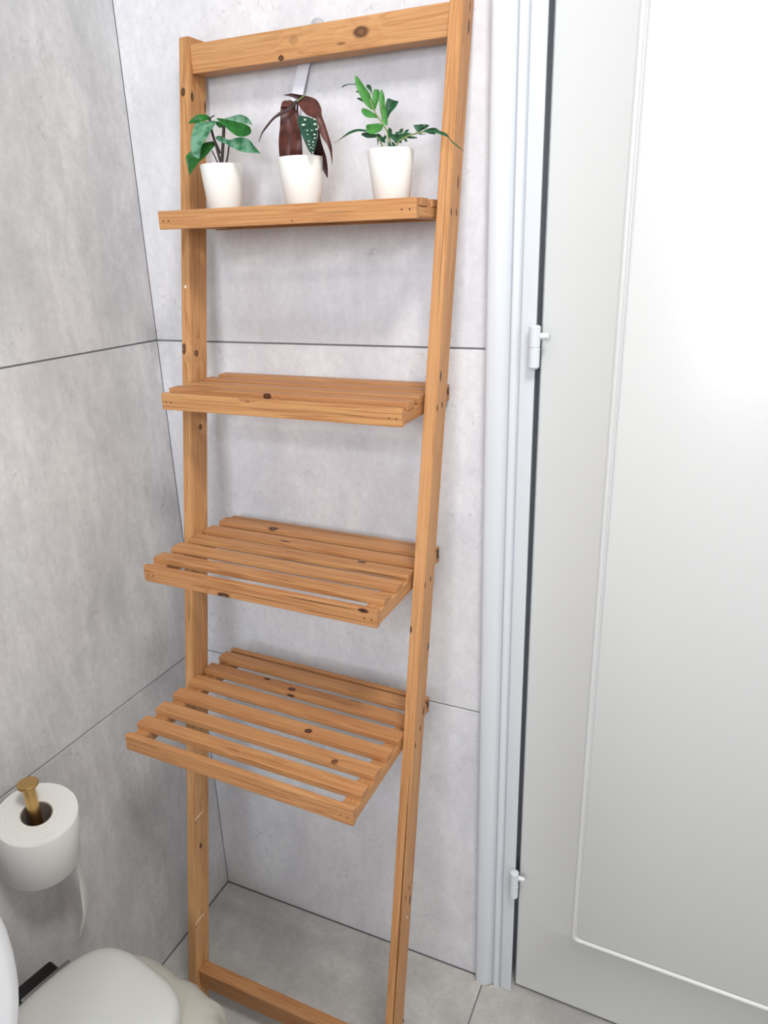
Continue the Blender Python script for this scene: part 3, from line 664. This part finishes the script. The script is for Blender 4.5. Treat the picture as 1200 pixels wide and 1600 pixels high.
# liner hanging out from under the lid, folded and puffed towards the ladder
bm = bmesh.new(); NB = 96; rows = []
for j in range(9):
    v = j/8; row = []
    for i in range(NB+1):
        t = math.radians(-75)+math.radians(225)*i/NB
        c_, s_ = math.cos(t), math.sin(t); e = 3.3
        a = BA*.965
        x = a*abs(c_)**(2/e)*(1 if c_ >= 0 else -1); y = a*abs(s_)**(2/e)*(1 if s_ >= 0 else -1)
        puff = .5+.5*math.exp(-((t-math.radians(42))/math.radians(52))**2)*2.1
        fold = noise.noise(Vector((t*4.2, v*1.5, 3)))*.5+noise.noise(Vector((t*11, v*2, 8)))*.28
        outw = (.004+puff*(.030*math.sin(min(v*1.6, 1)*math.pi/2)+.012*v)+fold*.034*v)
        z = BZ-.034+.004*math.sin(v*3)-.110*v**2.0*(1+.35*noise.noise(Vector((t*2.4, 0, 1))))
        n_ = Vector((x, y, 0)).normalized(); q = Vector((x, y, 0))+n_*outw
        row.append(bm.verts.new(FB @ Vector((q.x, q.y, z))))
    rows.append(row)
for a, b in zip(rows[:-1], rows[1:]):
    for i in range(NB): bm.faces.new((a[i], a[i+1], b[i+1], b[i]))
newobj('bin_liner', bm, M_bag, bn, FB, True, 'crumpled translucent white bin bag')

# ------------------------------------------------------------------ toilet, lid raised (only the lid's edge is in the frame)
TY = -.803
wc = thing('toilet', 'white toilet whose raised lid edge shows beside the bin', 'toilet', (.2, TY, 0))
def oval(cx, cy, z, a, b, n=48, sq_=2.4):
    out = []
    for i in range(n):
        t = 2*math.pi*i/n; c_, s_ = math.cos(t), math.sin(t)
        out.append((cx+a*abs(c_)**(2/sq_)*(1 if c_ >= 0 else -1), cy+b*abs(s_)**(2/sq_)*(1 if s_ >= 0 else -1), z))
    return out
newobj('bowl', rings_bm([oval(.33, TY, .0005, .20, .10), oval(.33, TY, .03, .19, .09), oval(.35, TY, .2, .20, .11), oval(.39, TY, .34, .23, .155), oval(.40, TY, .385, .24, .17), oval(.40, TY, .395, .235, .165),
    oval(.42, TY, .39, .17, .11), oval(.42, TY, .33, .14, .09), oval(.42, TY, .25, .07, .05)]), M_porc, wc, T(.4, TY, .2), True)
newobj('seat', rings_bm([oval(.41, TY, .397, .225, .168), oval(.41, TY, .412, .225, .168), oval(.41, TY, .416, .215, .158), oval(.42, TY, .414, .155, .10), oval(.42, TY, .397, .15, .095)], True, False), M_porc, wc, T(.4, TY, .4), True)
newobj('cistern', box_bm(.0015, .165, TY-.19, TY+.175, .36, .80, .02, 4), M_porc, wc, T(.1, TY, .36), True)
ring = []
for (w_, off) in ((.965, .0), (1.0, .004), (1.0, .014), (.97, .020), (.9, .022)):
    r_ = []
    for i in range(64):
        t = 2*math.pi*i/64; c_, s_ = math.cos(t), math.sin(t)
        yy = .182*w_*abs(c_)**(2/2.3)*(1 if c_ >= 0 else -1)*(1-.10*max(0, s_)); zz = .215*w_*abs(s_)**(2/2.3)*(1 if s_ >= 0 else -1)
        r_.append((.178+off+.06*(0.215-zz)/.43*0.6, TY+yy,   .612+zz))
    ring.append(r_)
newobj('lid', rings_bm(ring), M_porc, wc, T(.2, TY, .43), True)
